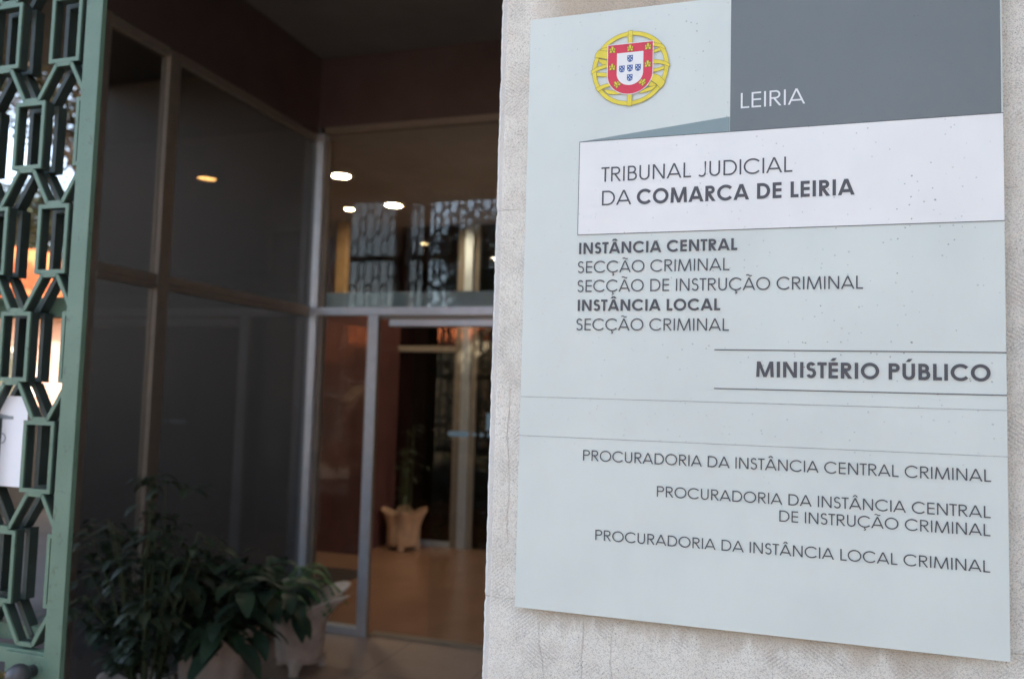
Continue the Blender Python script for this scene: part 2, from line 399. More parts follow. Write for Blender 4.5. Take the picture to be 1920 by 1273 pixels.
def glyph(ch, bold):
    w = .195 if bold else .106; h = w / 2; sb = .09 if bold else .105
    acc = {'Â': ('A', '^'), 'Ã': ('A', '~'), 'É': ('E', "'"), 'Ú': ('U', "'"), 'Ç': ('C', ',')}
    base, mark = acc.get(ch, (ch, ''))
    ad = (ADVB if bold else ADV)[base] / 740
    S = []
    rb = lambda p, c=False: S.append(ribbon(p, w, c))
    stem = lambda x: rb([(x, 0), (x, 1)])
    if base == 'I': stem(ad / 2)
    elif base == 'L': stem(sb + h); rb([(sb + w, h), (ad - .03, h)])
    elif base == 'E':
        stem(sb + h)
        for zz in (h, .515, 1 - h): rb([(sb + w, zz), (ad - .075, zz)])
    elif base == 'T': rb([(.012, 1 - h), (ad - .012, 1 - h)]); rb([(ad / 2, 0), (ad / 2, 1 - w)])
    elif base == 'N':
        stem(sb + h); stem(ad - sb - h)
        S.append(slant(sb + w * .62, 1, ad - sb - w * .62, 0, w * (.9 if bold else 1)))
    elif base == 'A':
        e = .012; wd = w * 1.12
        S.append(slant(e + wd / 2, 0, ad / 2 - (.01 if bold else 0), 1, w)); S.append(slant(ad - e - wd / 2, 0, ad / 2 + (.01 if bold else 0), 1, w))
        zc = .27; xi = e + wd / 2 + (ad / 2 - e - wd / 2) * zc
        rb([(xi + wd * .3, zc), (ad - xi - wd * .3, zc)])
    elif base == 'M':
        e = .075; t = .215 if not bold else .22; wd = w * 1.03
        S.append(slant(e + wd / 2, 0, t, 1, w)); S.append(slant(ad - e - wd / 2, 0, ad - t, 1, w))
        S.append(slant(t + (.02 if bold else .0), 1, ad / 2, 0, w * (.92 if bold else 1))); S.append(slant(ad - t - (.02 if bold else .0), 1, ad / 2, 0, w * (.92 if bold else 1)))
    elif base == 'O': rb(arc(ad / 2, .5, ad / 2 - .055 - h, .515 - h, 0, 360, 48)[:-1], True)
    elif base == 'C':
        r = .555 if not bold else .53
        rb(arc(.05 + r, .5, r - h, .515 - h, 40, 320, 40))
    elif base == 'D':
        stem(sb + h); xr = ad - .06; rr = .5; xc = xr - rr + .02
        rb([(sb + w, 1 - h), (xc, 1 - h)] + arc(xc, .5, xr - xc - h, .5 - h, 90, -90, 28)[1:-1] + [(xc, h), (sb + w, h)])
    elif base in 'PR':
        stem(sb + h); zb = .455 if base == 'P' else .46
        rr = (1 - zb) / 2; xr = ad - (.055 if base == 'P' else .10); xc = xr - rr
        rb([(sb + w, 1 - h), (xc, 1 - h)] + arc(xc, 1 - rr, rr - h, rr - h, 90, -90, 20)[1:-1] + [(xc, zb + h), (sb + w, zb + h)])
        if base == 'R': S.append(slant(ad - .035 - w * .62, 0, sb + w * (1.15 if bold else 2.6), zb + .01, w))
    elif base == 'B':
        stem(sb + h); zm = .53
        for z0, z1, xr in ((zm - h, 1, ad - .12), (0, zm + h, ad - .055)):
            rr = (z1 - z0) / 2; xc = xr - rr
            rb([(sb + w, z1 - h), (xc, z1 - h)] + arc(xc, z0 + rr, rr - h, rr - h, 90, -90, 18)[1:-1] + [(xc, z0 + h), (sb + w, z0 + h)])
    elif base == 'J':
        x1 = ad - .10 - h; r = .225
        rb([(x1, 1), (x1, r)] + arc(x1 - r, r + h - .015, r, r, 0, -140, 18)[1:])
    elif base == 'U':
        r = ad / 2 - sb - h
        rb([(sb + h, 1), (sb + h, r + h)] + arc(ad / 2, r + h - .013, r, r, 180, 360, 22)[1:-1] + [(ad - sb - h, r + h), (ad - sb - h, 1)])
    elif base == 'S':
        cx = ad / 2; zm = .53; ru = (1.012 - h - zm) / 2; rl = (zm + .012 - h) / 2
        xu = ad / 2 - .085 - h; xl = ad / 2 - .055 - h
        rb(arc(cx, zm + ru, xu, ru, 25, 255, 22) + arc(cx, zm - rl, xl, rl, 75, -155, 22))
    if mark == '^':
        S.append(slant(ad / 2 - .16, 1.09, ad / 2, 1.27, w * .85)); S.append(slant(ad / 2 + .16, 1.09, ad / 2, 1.27, w * .85))
    elif mark == '~':
        S.append(ribbon([(ad / 2 - .22 + .44 * k / 14, 1.17 + .045 * math.sin(k / 14 * 2 * math.pi)) for k in range(15)], w * .8))
    elif mark == "'": S.append(slant(ad / 2 - .06, 1.09, ad / 2 + .10, 1.28, w * .9))
    elif mark == ',':
        S.append(ribbon([(.60, -.02), (.585, -.09)] + arc(.58, -.165, .095, .075, 80, -120, 12), w * .7))
    return S, ad, sb
def lettering(text, bold, x0, x1, z, cap, parent, mat, y=-.0012):
    """text set so that its ink runs from x0 to x1"""
    cur = 0; items = []
    for ch in text:
        if ch == ' ': cur += ADV[' '] / 740 * (1.0); continue
        S, ad, sb = glyph(ch, bold); items.append((cur, S)); cur += ad
    mn = min(q.x + c for c, S in items for s in S for f in s for q in f); mx = max(q.x + c for c, S in items for s in S for f in s for q in f)
    sx = (x1 - x0) / (mx - mn)
    mb = MB()
    for c, S in items:
        for k, s in enumerate(S):
            for f in s:
                mb.quad(*[(x0 + (q.x + c - mn) * sx, y - .00004 * k, z + q.y * cap) for q in f])
    return mb.build('lettering', mat, parent)

# ------------------------------------------------------------------ the court sign
ZB, SW = 1.2600, .7203
sg = thing('court_sign', 'large pale grey court information sign fixed to the stone pillar', 'sign', (0, .012, ZB))
bk = MB().box(0, SW, 0, .010, ZB, ZB + 1.0); bk.box(.06, SW - .06, .010, YF + .001, ZB + .06, ZB + .94)
bk.build('backing_panel', M['sign'], sg, bevel=.0006)
def sheet(name, mat, pts, y=-.0006):
    mb = MB(); n = len(pts)
    fr = [(x, y, z) for x, z in pts]; ba = [(x, .001, z) for x, z in pts]
    mb.quad(*fr)
    for k in range(n): mb.quad(fr[k], ba[k], ba[(k + 1) % n], fr[(k + 1) % n])
    return mb.build(name, mat, sg)
zw0, zw1 = 1.8792, 2.0368
sheet('white_panel', M['sign_white'], [(.0927, zw0), (SW - .0004, zw0), (SW - .0004, zw1), (.0927, zw1)])
sheet('dark_panel', M['sign_dark'], [(.3371, zw1 + .0008), (SW - .0025, zw1 + .0008), (SW - .0025, ZB + .9995), (.3371, ZB + .9995)])
sheet('grey_wedge', M['sign_wedge'], [(.0940, zw1 + .0008), (.3365, zw1 + .0008), (.3365, 2.0618)])
def rule(name, mat, x0, x1, z, t, y=-.0010):
    return MB().box(x0, x1, y, .0005, z - t / 2, z + t / 2).build(name, mat, sg)
rule('panel_outline', M['ink'], .0922, SW, zw1 + .0002, .0009); rule('panel_outline', M['ink'], .0922, SW, zw0 - .0003, .0009)
MB().box(.0920, .0928, -.0009, .0005, zw0, zw1).build('panel_outline', M['ink'], sg)
for zz in (1.6892, 1.6286): rule('rule_line', M['ink'], .3168, SW, zz, .0014)
for zz in (1.6072, 1.5423): rule('panel_seam', M['seam'], 0.0002, SW - .0002, zz, .0008, -.0004)
for t, b, x0, x1, z, cap, mt in (
    ('LEIRIA', 0, .3534, .4497, 2.0733, .0250, 'ink_light'),
    ('TRIBUNAL JUDICIAL', 0, .1305, .4314, 1.9666, .0246, 'ink'),
    ('DA', 0, .1325, .1815, 1.9268, .0246, 'ink'),
    ('COMARCA DE LEIRIA', 1, .1905, .5208, 1.9262, .0250, 'ink'),
    ('INSTÂNCIA CENTRAL', 1, .0956, .3501, 1.8463, .0190, 'ink'),
    ('SECÇÃO CRIMINAL', 0, .0943, .3384, 1.8146, .0195, 'ink'),
    ('SECÇÃO DE INSTRUÇÃO CRIMINAL', 0, .0944, .5323, 1.7828, .0198, 'ink'),
    ('INSTÂNCIA LOCAL', 1, .0954, .3250, 1.7512, .0188, 'ink'),
    ('SECÇÃO CRIMINAL', 0, .0940, .3386, 1.7191, .0194, 'ink'),
    ('MINISTÉRIO PÚBLICO', 1, .3799, .6998, 1.6478, .0240, 'ink'),
    ('PROCURADORIA DA INSTÂNCIA CENTRAL CRIMINAL', 0, .1102, .6988, 1.5062, .0172, 'ink'),
    ('PROCURADORIA DA INSTÂNCIA CENTRAL', 0, .2307, .6977, 1.4556, .0166, 'ink'),
    ('DE INSTRUÇÃO CRIMINAL', 0, .4151, .6971, 1.4304, .0166, 'ink'),
    ('PROCURADORIA DA INSTÂNCIA LOCAL CRIMINAL', 0, .1332, .6963, 1.3801, .0165, 'ink')):
    lettering(t, b, x0, x1, z, cap, sg, M[mt])
# national coat of arms: armillary sphere, red shield with castles, white shield with five blue ones
EX, EZ = .1753, 2.1563
def flat(pts, y): return [(EX + x / 1000, y, EZ + z / 1000) for x, z in pts]
bands = {'diagLb': [(-53.1, 21.2), (-38, 17.5), (-38, 10.4), (-46.8, 10.6), (-53.7, 17.1)], 'diagRb': [(34.4, -24.4), (41.9, -30.6), (45.0, -32.4), (37.0, -34.0), (29.6, -33.0), (32.6, -28.7)],
    'eqLb': [(-56.9, -2.2), (-48.1, -2.8), (-36, -4.5), (-36, -11.5), (-47.3, -9.9), (-55.7, -8.6)], 'eqRb': [(36.0, -4.8), (48.3, -3.4), (56.5, -1.0), (56.1, -6.7), (47.8, -9.0), (36.1, -10.9)],
    'tpRb': [(36.3, 27.7), (43.5, 28.8), (48.1, 30.6), (51.2, 25.0), (44.8, 23.5), (36.4, 22.1)], 'btLb': [(-44.6, -32.2), (-35.9, -33.8), (-26.3, -36.0), (-14.1, -42.7), (-26.8, -42.6), (-36.4, -40.8)],
    'btRb': [(45.0, -32.4), (35.8, -34.4), (28.4, -36.0), (18.5, -40.8), (14.8, -44.0), (26.0, -43.2), (37.2, -40.6), (40.8, -37.7)],
    'eqLf': [(-65.5, -4.7), (-65.6, 2.3), (-53.5, 8.2), (-36.1, 11.4), (-36.0, 5.2), (-49.5, 2.6), (-59.7, -1.3)], 'eqRf': [(36, 11.9), (49.9, 9.2), (59.8, 5.0), (65.5, 0.6), (65.1, -4.0), (57.5, 0.1), (48.8, 2.9), (36, 4.7)],
    'tpRf': [(36, 39.9), (47.0, 37.6), (53.9, 34.6), (58.6, 27.7), (57.1, 26.6), (49.6, 30.9), (36, 34.1)], 'tpL': [(-51.8, 36.7), (-46.4, 38.8), (-36, 39.7), (-36, 32.8), (-50.2, 35.0)],
    'btLf': [(-57.6, -29.5), (-47.6, -25.0), (-34, -21.9), (-31, -27.6), (-42.4, -30.2), (-53.6, -35.6)],
    'diagL': [(-54.1, 36.1), (-36, 32.3), (-36, 18.0), (-49.9, 22.2), (-60.3, 24.0), (-58.1, 30.6)], 'diagR': [(36, -11.2), (49.1, -17.5), (58.7, -28.3), (55.5, -34.6), (50.9, -39.3), (43.2, -30.7), (32, -22.0), (34.0, -17.0)],
    'top': [(-3.8, 64.2), (3.4, 64.2), (3.4, 40), (-3.8, 40)], 'bot': [(-3.8, -40), (4.2, -40), (4.2, -64.4), (-3.8, -64.4)]}
gb = MB(); gl = MB()
yb = -.0012
def ringq(mbo, r, w_, y, n=72):
    for f in ribbon([(r * math.cos(2 * math.pi * k / n), r * .985 * math.sin(2 * math.pi * k / n)) for k in range(n)], w_, True): mbo.quad(*flat(f, y))
order = ['diagLb', 'diagRb', 'eqLb', 'eqRb', 'tpRb', 'btLb', 'btRb', 'RING', 'eqLf', 'eqRf', 'tpRf', 'tpL', 'btLf', 'diagL', 'diagR', 'top', 'bot']
for k, nm in enumerate(order):
    y = yb - .00003 * (2 * k)
    if nm == 'RING':
        ringq(gb, 60.3, 7.0, y); ringq(gl, 63.8, .55, y - .00003); ringq(gl, 56.8, .55, y - .00003); continue
    pts = bands[nm]; gb.quad(*flat(pts, y))
    for f in ribbon(pts, .55, True): gl.quad(*flat(f, y - .00003))
em = gb.build('emblem', M['gold'], sg)
gl.build('emblem_outline', M['goldln'], em)
def shield(hw, top, straight, bot, grow=0):
    hw += grow; top += grow
    return [(-hw, top), (-hw, straight)] + arc(0, straight, hw, straight - bot + grow, 180, 360, 26)[1:-1] + [(hw, straight), (hw, top)]
def shp(name, mat, pts, y):
    mb = MB(); mb.quad(*flat(pts[::-1] if False else pts, y)); return mb.build(name, mat, em)
ys0 = yb - .00120
shp('shield_border', M['sign_white'], shield(37.4, 41.8, -9, -43.8, 1.2), ys0)
shp('red_shield', M['redp'], shield(37.4, 41.8, -9, -43.8), ys0 - .00006)
shp('white_shield', M['sign_white'], shield(22, 26.9, -8, -28.9), ys0 - .00012)
for cx, cz in ((0, 16.2), (0, -.2), (-13.4, -.4), (13.4, -.4), (0, -16.4)):
    pts = [(cx + x, cz + z) for x, z in shield(4.7, 5.6, -1.2, -6.0)]
    b_ = shp('blue_shield', M['bluep'], pts, ys0 - .00018)
    dm = MB()
    for dx, dz in ((-2.4, 3), (2.4, 3), (0, .3), (-2.2, -2.4), (2.2, -2.4)):
        dm.quad(*flat(arc(cx + dx, cz + dz, .95, .95, 0, 330, 11), ys0 - .00024))
    d_ = dm.build('white_dots', M['ink_light'], em)
castle = [(-5, -5.4), (5, -5.4), (4.2, -1.4), (4.7, -1.2), (4.7, 2.2), (3.6, 2.2), (3.6, .8), (2.5, .8), (2.5, 2.2), (1.9, 2.2), (1.9, 5.4), (.7, 5.4), (.7, 4.4), (-.7, 4.4), (-.7, 5.4), (-1.9, 5.4), (-1.9, 2.2), (-2.5, 2.2), (-2.5, .8), (-3.6, .8), (-3.6, 2.2), (-4.7, 2.2), (-4.7, -1.2), (-4.2, -1.4)]
def fan(mbo, pts, y, cen):
    n = len(pts)
    for k in range(n): mbo.quad(*flat([cen, pts[k], pts[(k + 1) % n]], y))
for cx, cz, an in ((-30, 34.2, 0), (-.2, 34.4, 0), (29.4, 34.2, 0), (-29.9, 4.6, 0), (29.4, 4.6, 0), (-21.8, -25.6, 42), (21.8, -25.6, -42)):
    ca, sa = math.cos(R(an)), math.sin(R(an)); rt = lambda p: (cx + p[0] * ca - p[1] * sa, cz + p[0] * sa + p[1] * ca)
    mb = MB()
    for q in ([(-5, -5.4), (5, -5.4), (4.3, -1.3), (-4.3, -1.3)], [(-4.8, -1.3), (-2.4, -1.3), (-2.4, 2.4), (-4.8, 2.4)], [(2.4, -1.3), (4.8, -1.3), (4.8, 2.4), (2.4, 2.4)], [(-1.9, -1.3), (1.9, -1.3), (1.9, 5.4), (-1.9, 5.4)]):
        mb.quad(*flat([rt(p) for p in q], ys0 - .00018))
    mb.build('castle', M['gold'], em)
    ol = MB()
    for q in ([(-5, -5.4), (5, -5.4), (4.3, -1.3), (-4.3, -1.3)], [(-4.8, -1.3), (-2.4, -1.3), (-2.4, 2.4), (-4.8, 2.4)], [(2.4, -1.3), (4.8, -1.3), (4.8, 2.4), (2.4, 2.4)], [(-1.9, -1.3), (1.9, -1.3), (1.9, 5.4), (-1.9, 5.4)]):
        for f in ribbon([rt(p) for p in q], .7, True): ol.quad(*flat([(v.x, v.y) for v in f], ys0 - .00022))
    for q in ([(-1.3, -5.2), (1.3, -5.2), (1.3, -2.9), (0, -2.2), (-1.3, -2.9)],): ol.quad(*flat([rt(p) for p in q], ys0 - .00026))
    ol.build('castle_outline', M['goldln'], em)

# ------------------------------------------------------------------ green metal grille
gt = thing('entrance_gate', 'sage green metal grille gate of staggered rectangles beside the doorway', 'gate', (-1.16, .23, 0))
box('post', M['green'], (-1.186, -1.137, .188, .202, 0, 3.80), gt, .0012)
PER, RW, RH, PIT = .192, .094, .170, .262
XA = -1.12 - .093 - RW / 2          # centre of the right-hand column of rows A, C, E
def lattice(xmin, xmax, zlo, zhi, y0, y1, bw, cut=None):
    mb = MB()
    def bar(x0, z0, x1, z1, k):
        # a flat bar between two points, clipped at xmin/xmax
        if x1 < x0: x0, z0, x1, z1 = x1, z1, x0, z0
        if x1 <= xmin or x0 >= xmax:
            if not (x0 == x1 and xmin < x0 < xmax): return
        if x0 < xmin: z0 += (z1 - z0) * (xmin - x0) / (x1 - x0); x0 = xmin
        if x1 > xmax: z1 = z0 + (z1 - z0) * (xmax - x0) / (x1 - x0); x1 = xmax
        d = Vector((x1 - x0, z1 - z0))
        if d.length < 1e-4: return
        n_ = Vector((-d.y, d.x)).normalized() * bw / 2
        e = d.normalized() * (0 if k else 0)
        a, b = Vector((x0, z0)) - e, Vector((x1, z1)) + e
        P = [a + n_, a - n_, b - n_, b + n_]
        yo = .0006 * k
        i = len(mb.v)
        mb.v += [(p.x, y0 + yo, p.y) for p in P] + [(p.x, y1 + yo, p.y) for p in P]
        mb.f += [tuple(i + t for t in q) for q in ((0, 1, 2, 3), (7, 6, 5, 4), (0, 4, 5, 1), (1, 5, 6, 2), (2, 6, 7, 3), (3, 7, 4, 0))]
    for r in range(-7, 9):
        zt = 1.778 + PIT * r; zb = zt - RH
        if zt > zhi + .001 or zb < zlo - .001: continue
        off = 0 if r % 2 else -PER / 2
        c0 = int((XA - xmax) / PER) - 1; n0 = int((XA - xmin) / PER) + 3
        h = bw / 2
        for c in range(c0, n0):
            cx = XA + off - c * PER + (0 if r % 2 else 0)
            l, rr = cx - RW / 2, cx + RW / 2
            bar(l, zt - h, rr, zt - h, 0); bar(l, zb + h, rr, zb + h, 0)
            bar(l + h, zb + bw, l + h, zt - bw, 0) if xmin < l + h < xmax else None
            bar(rr - h, zb + bw, rr - h, zt - bw, 0) if xmin < rr - h < xmax else None
            fl = .023
            if zb - (PIT - RH) > zlo - .06:
                za = zb - h + .001; zc = zb - (PIT - RH) + h - .001
                bar(cx - fl, za, cx + fl, za, 1)
                bar(cx - fl, za, cx - PER / 2 + fl, zc, 1); bar(cx + fl, za, cx + PER / 2 - fl, zc, 1)
                bar(cx - PER / 2 - fl, zc, cx - PER / 2 + fl, zc, 1)
    return mb
XM = -3.66
for zlo, zhi in ((1.05, 3.15), (.02, .72), (3.17, 3.9)):
    lattice(XM + .03, -1.186, zlo, zhi, .200, .205, .0098).build('front_lattice', M['green'], gt)
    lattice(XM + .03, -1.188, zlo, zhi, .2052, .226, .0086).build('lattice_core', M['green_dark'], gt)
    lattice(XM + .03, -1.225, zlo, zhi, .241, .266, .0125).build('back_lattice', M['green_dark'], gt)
def rail(z0, z1, y0, y1, nm='rail'): box(nm, M['green'], (XM + .03, -1.1865 if y0 < .21 else -1.225 - max(0, y0 - .25), y0, y1, z0, z1), gt, .001)
rail(.950, .984, .198, .222); rail(.985, 1.022, .245, .275); rail(1.772, 1.822, .273, .300); rail(3.108, 3.160, .196, .280); rail(3.77, 3.8, .196, .275); rail(.72, .76, .198, .275); rail(0.005, .05, .198, .275)
box('lower_panel', M['green'], (XM + .03, -1.24, .278, .284, .05, .715), gt)
pl = box('lock_plate', M['green'], (-1.302, -1.1868, .190, .1975, .800, .979), gt, .001)
kb = MB(); kb.tube([(-1.285, .19, .925), (-1.285, .165, .925)], .012, n=14); kb.sphere((-1.285, .140, .925), .030, 18)
kb.build('knob', M['brass'], pl, smooth=True)
kb = MB(); kb.tube([(-1.215, .19, .945), (-1.215, .145, .945)], .014, n=14); kb.tube([(-1.215, .150, .945), (-1.235, .140, .915), (-1.240, .135, .86)], .014, .012, n=10); kb.sphere((-1.215, .150, .945), .027, 16)
kb.build('handle', M['steel'], pl, smooth=True)
mu = thing('grille_section', 'second tall green grille section farther left along the facade, with its own post', 'gate', (-4.0, .23, 0))
box('post', M['green'], (XM - .03, XM + .029, .186, .29, 0, 3.80), mu, .0015)
lattice(-4.399, XM - .03, 1.05, 3.15, .200, .220, .0105).build('front_lattice', M['green'], mu)
lattice(-4.399, XM - .03, 3.17, 3.9, .200, .220, .0105).build('front_lattice', M['green'], mu)
box('rail', M['green'], (-4.399, XM - .0305, .196, .28, 3.108, 3.160), mu); box('rail', M['green'], (-4.399, XM - .0305, .196, .28, .95, .99), mu)
box('lower_panel', M['green'], (-4.399, XM - .031, .23, .236, .02, .949), mu)
# paper notice on the grille
pn = thing('paper_notice', 'white paper notice fixed behind the bars of the green gate', 'notice', (-1.47, .226, 1.45))
pm = MB(); rows = []
for k in range(9):
    zz = 1.352 + (1.572 - 1.352) * k / 8
    rows.append([(x, .2262 + .003 * math.sin((x + 1.6) * 14) * (k / 8) ** 2, zz) for x in [-1.62 + .296 * t / 12 for t in range(13)]])
pm.grid(rows); b2 = [[(p[0], p[1] + .0004, p[2]) for p in r] for r in rows]; pm.grid(b2[::-1])
pm.build('sheet', M['paper'], pn, smooth=True)
tm = MB()
tm.box(-1.46, -1.369, .2250, .2255, 1.515, 1.523); tm.quad((-1.46, .2248, 1.530), (-1.385, .2248, 1.521), (-1.385, .2248, 1.524), (-1.46, .2248, 1.533))
for f in ribbon(arc(-1.404, 1.468, .015, .012, 0, 350, 24)[:-1], .0028, True): tm.quad(*[(v.x, .2242, v.y) for v in f])
tm.build('print', M['tape'], pn)

# ------------------------------------------------------------------ glazed door screen at the back of the porch
YD = 3.60
ds = thing('door_screen', 'aluminium framed glass entrance screen with an open doorway', 'entrance', (-1.4, YD, 0))
D = lambda nm, b, mt='alu', bv=.002: box(nm, M[mt], b, ds, bv)
D('corner_post', (-2.639, -2.588, YD - .02, YD + .05, 0, 3.40)); D('inner_stop', (-2.588, -2.553, YD + .012, YD + .06, 0, 3.36), 'bronze')
D('transom', (-2.5875, 0, YD - .012, YD + .06, 2.122, 2.176)); D('top_rail', (-2.5875, 0, YD - .012, YD + .05, 3.40, 3.445), 'bronze')
D('sidelight_post', (-2.190, -2.118, YD - .012, YD + .0, 0, 2.121)); D('sidelight_jamb', (-2.188, -2.121, YD + .0005, YD + .045, 0, 2.121), 'bronze')
D('sill', (-2.5875, -2.1905, YD - .008, YD + .06, 0, .05)); D('head_track', (-2.055, 0, YD + .03, YD + .13, 2.052, 2.100)); D('head_cover', (-2.1175, 0, YD + .0, YD + .12, 2.1005, 2.1215), 'bronze')
D('header_band', (-2.553, 0, YD + .045, YD + .09, 2.1765, 2.284), 'band')
D('glass_pane', (-2.553, 0, YD + .028, YD + .036, 2.177, 3.40), 'glass', 0); D('glass_pane', (-2.553, -2.19, YD + .028, YD + .036, .05, 2.12), 'glass', 0)
D('threshold', (-2.118, 0, YD + .03, YD + .12, .0025, .012), 'bronze')
sd_ = thing('sliding_door', 'clear sliding glass door with a pale blue safety band, partly behind the pillar', 'door', (-1.0, YD + .1, 0))
box('glass_pane', M['glass'], (-1.72, -.6, YD + .085, YD + .093, .03, 2.05), sd_)
sm = MB(); zs = 1.347; y_ = YD + .0825
sm.box(-1.600, -1.475, y_, y_ + .002, zs - .017, zs + .017); sm.quad(*[(-1.600 + .022 * math.cos(R(a)), y_, zs + .017 * math.sin(R(a))) for a in range(90, 271, 15)])
for k in range(5):
    x = -1.445 + .052 * k; sm.quad((x, y_, zs + .016), (x + .03, y_, zs), (x, y_, zs - .016), (x - .006, y_, zs))
sm.box(-1.355, -1.305, y_, y_ + .002, zs + .03, zs + .14)
sm.build('safety_band', M['sticker'], sd_)
o = box('red_fascia', M['fascia'], (-2.6415, 0, YD - .005, YD + .09, 3.446, 3.945)); tag(o, 'dark red fascia board above the glass door screen', 'fascia')
# left glazed screen
XL = -2.64
ls = thing('side_screen', 'bronze framed dark glass screen along the left of the porch', 'entrance', (XL, 2.6, 0))
L = lambda nm, b, mt='bronze', bv=.002: box(nm, M[mt], b, ls, bv)
L('end_post', (XL - .05, XL, 1.655, 1.715, 0, 3.40))
L('mullion', (XL - .05, XL + .004, 2.112, 2.196, 0, 3.385))
for y0, y1 in ((1.7155, 2.1115), (2.1965, 3.578)):
    L('mid_rail', (XL - .05, XL, y0, y1, 2.142, 2.186)); L('mid_rail', (XL - .05, XL + .003, y0, y1, 2.112, 2.139))
    L('top_rail', (XL - .05, XL, y0, y1, 3.345, 3.395)); L('bottom_rail', (XL - .05, XL, y0, y1, 0, .06))
    L('glass_pane', (XL - .030, XL - .022, y0, y1, 2.187, 3.344), 'glass2', 0); L('glass_pane', (XL - .030, XL - .022, y0, y1, .061, 2.111), 'glass2', 0)
o = box('side_fascia', M['fascia'], (XL - .08, XL - .002, 1.655, 3.594, 3.40, 3.945)); tag(o, 'dark red fascia board above the left glass screen', 'fascia')

# ------------------------------------------------------------------ lobby
rw = MB().box(-4.6, -3.45, 5.95, 6.05, .002, 2.55); rw.box(-3.55, -3.45, 6.0501, 6.95, .002, 2.55)
o = rw.build('red_partition', M['redwall']); tag(o, 'oxblood red partition on the left inside the lobby, beside the urn', 'partition')
o = box('lobby_left_wall', M['redwall'], (-4.75, -4.6, 3.801, 9.6, 0, 4.05)); tag(o, 'dark red side wall at the left end of the lobby', 'wall')
o = box('lobby_back_wall', M['darkwall'], (-4.6, 4, 9.6, 9.7, 0, 3.42)); tag(o, 'dark far wall at the back of the lobby', 'wall')
o = box('lobby_right_wall', M['darkwall'], (3.9, 4, 3.7, 9.6, 0, 3.42)); tag(o, 'dark right end wall of the lobby', 'wall')
o = box('wood_column', M['wood'], (-4.04, -3.92, 6.30, 6.38, 0.003, 3.415), bevel=.003); tag(o, 'narrow amber wood column rising behind the red partition', 'column')
iS = thing('inner_screen', 'inner glass screen with a bright aluminium post across the lobby', 'entrance', (-2.9, 6.72, 0))
I = lambda nm, b, mt='alu', bv=.002: box(nm, M[mt], b, iS, bv)
I('post', (-2.70, -2.61, 6.66, 6.76, 0.003, 3.42)); I('jamb', (-2.79, -2.7005, 6.70, 6.76, .003, 3.42), 'bronze')
I('sill', (-3.449, -2.791, 6.69, 6.76, .003, .06)); I('transom', (-3.449, -2.791, 6.69, 6.76, 2.05, 2.11), 'bronze'); I('jamb', (-2.6095, -2.55, 6.70, 6.76, .003, 3.42), 'bronze')
I('glass_pane', (-3.449, -2.791, 6.72, 6.728, .061, 2.049), 'glass2', 0); I('glass_pane', (-3.449, -2.791, 6.72, 6.728, 2.111, 3.42), 'glass2', 0)
I('glass_pane', (-2.5495, -.2, 6.72, 6.728, .01, 3.42), 'glass2', 0)
o = box('door_mat', M['mat'], (-3.75, -2.99, 4.52, 5.30, .0025, .016), bevel=.003); tag(o, 'dark brown doormat on the lobby floor behind the sidelight', 'mat')
# ceiling lights: one built, then copied
LZ = 3.42
def downlight():
    t = thing('ceiling_light', 'round recessed ceiling light nearest the glass door', 'lamp', (-3.07, 4.66, LZ), 'lobby ceiling lights')
    x, y = -3.07, 4.66; mb = MB(); rows = []
    for r, z in ((.102, LZ - .0005), (.102, LZ - .006), (.080, LZ - .009), (.076, LZ - .003)): rows.append([(x + r * math.cos(k * math.pi / 16), y + r * math.sin(k * math.pi / 16), z) for k in range(32)])
    mb.grid(rows, closed_u=True).build('trim', M['bronze'], t, smooth=True)
    mb = MB(); mb.quad(*[(x + .076 * math.cos(-k * math.pi / 16), y + .076 * math.sin(-k * math.pi / 16), LZ - .004) for k in range(32)]); mb.quad(*[(x + .076 * math.cos(k * math.pi / 16), y + .076 * math.sin(k * math.pi / 16), LZ - .001) for k in range(32)])
    mb.build('lens', M['lamp'], t)
    return t
dl = downlight()
for x, y, lb in ((-3.10, 5.73, 'round recessed ceiling light farther in, right of the first one'), (-3.62, 5.80, 'round recessed ceiling light in front of the amber wood column'), (-1.04, 4.49, 'ceiling light behind the pillar, seen only as a glow mirrored in the left glass screen')):
    c = dl.copy(); C.objects.link(c); c.location = (x, y, LZ); c['label'] = lb
    for ch in dl.children:
        d = ch.copy(); C.objects.link(d); d.parent = c
        if x > -2 and ch.name.startswith('lens'): d.data = d.data.copy(); d.data.materials[0] = M['lamp_dim']
        elif x < -3.5 and ch.name.startswith('lens'): d.data = d.data.copy(); d.data.materials[0] = M['lamp_warm']
    if x < -3.5: c.scale = (.62, .62, 1)

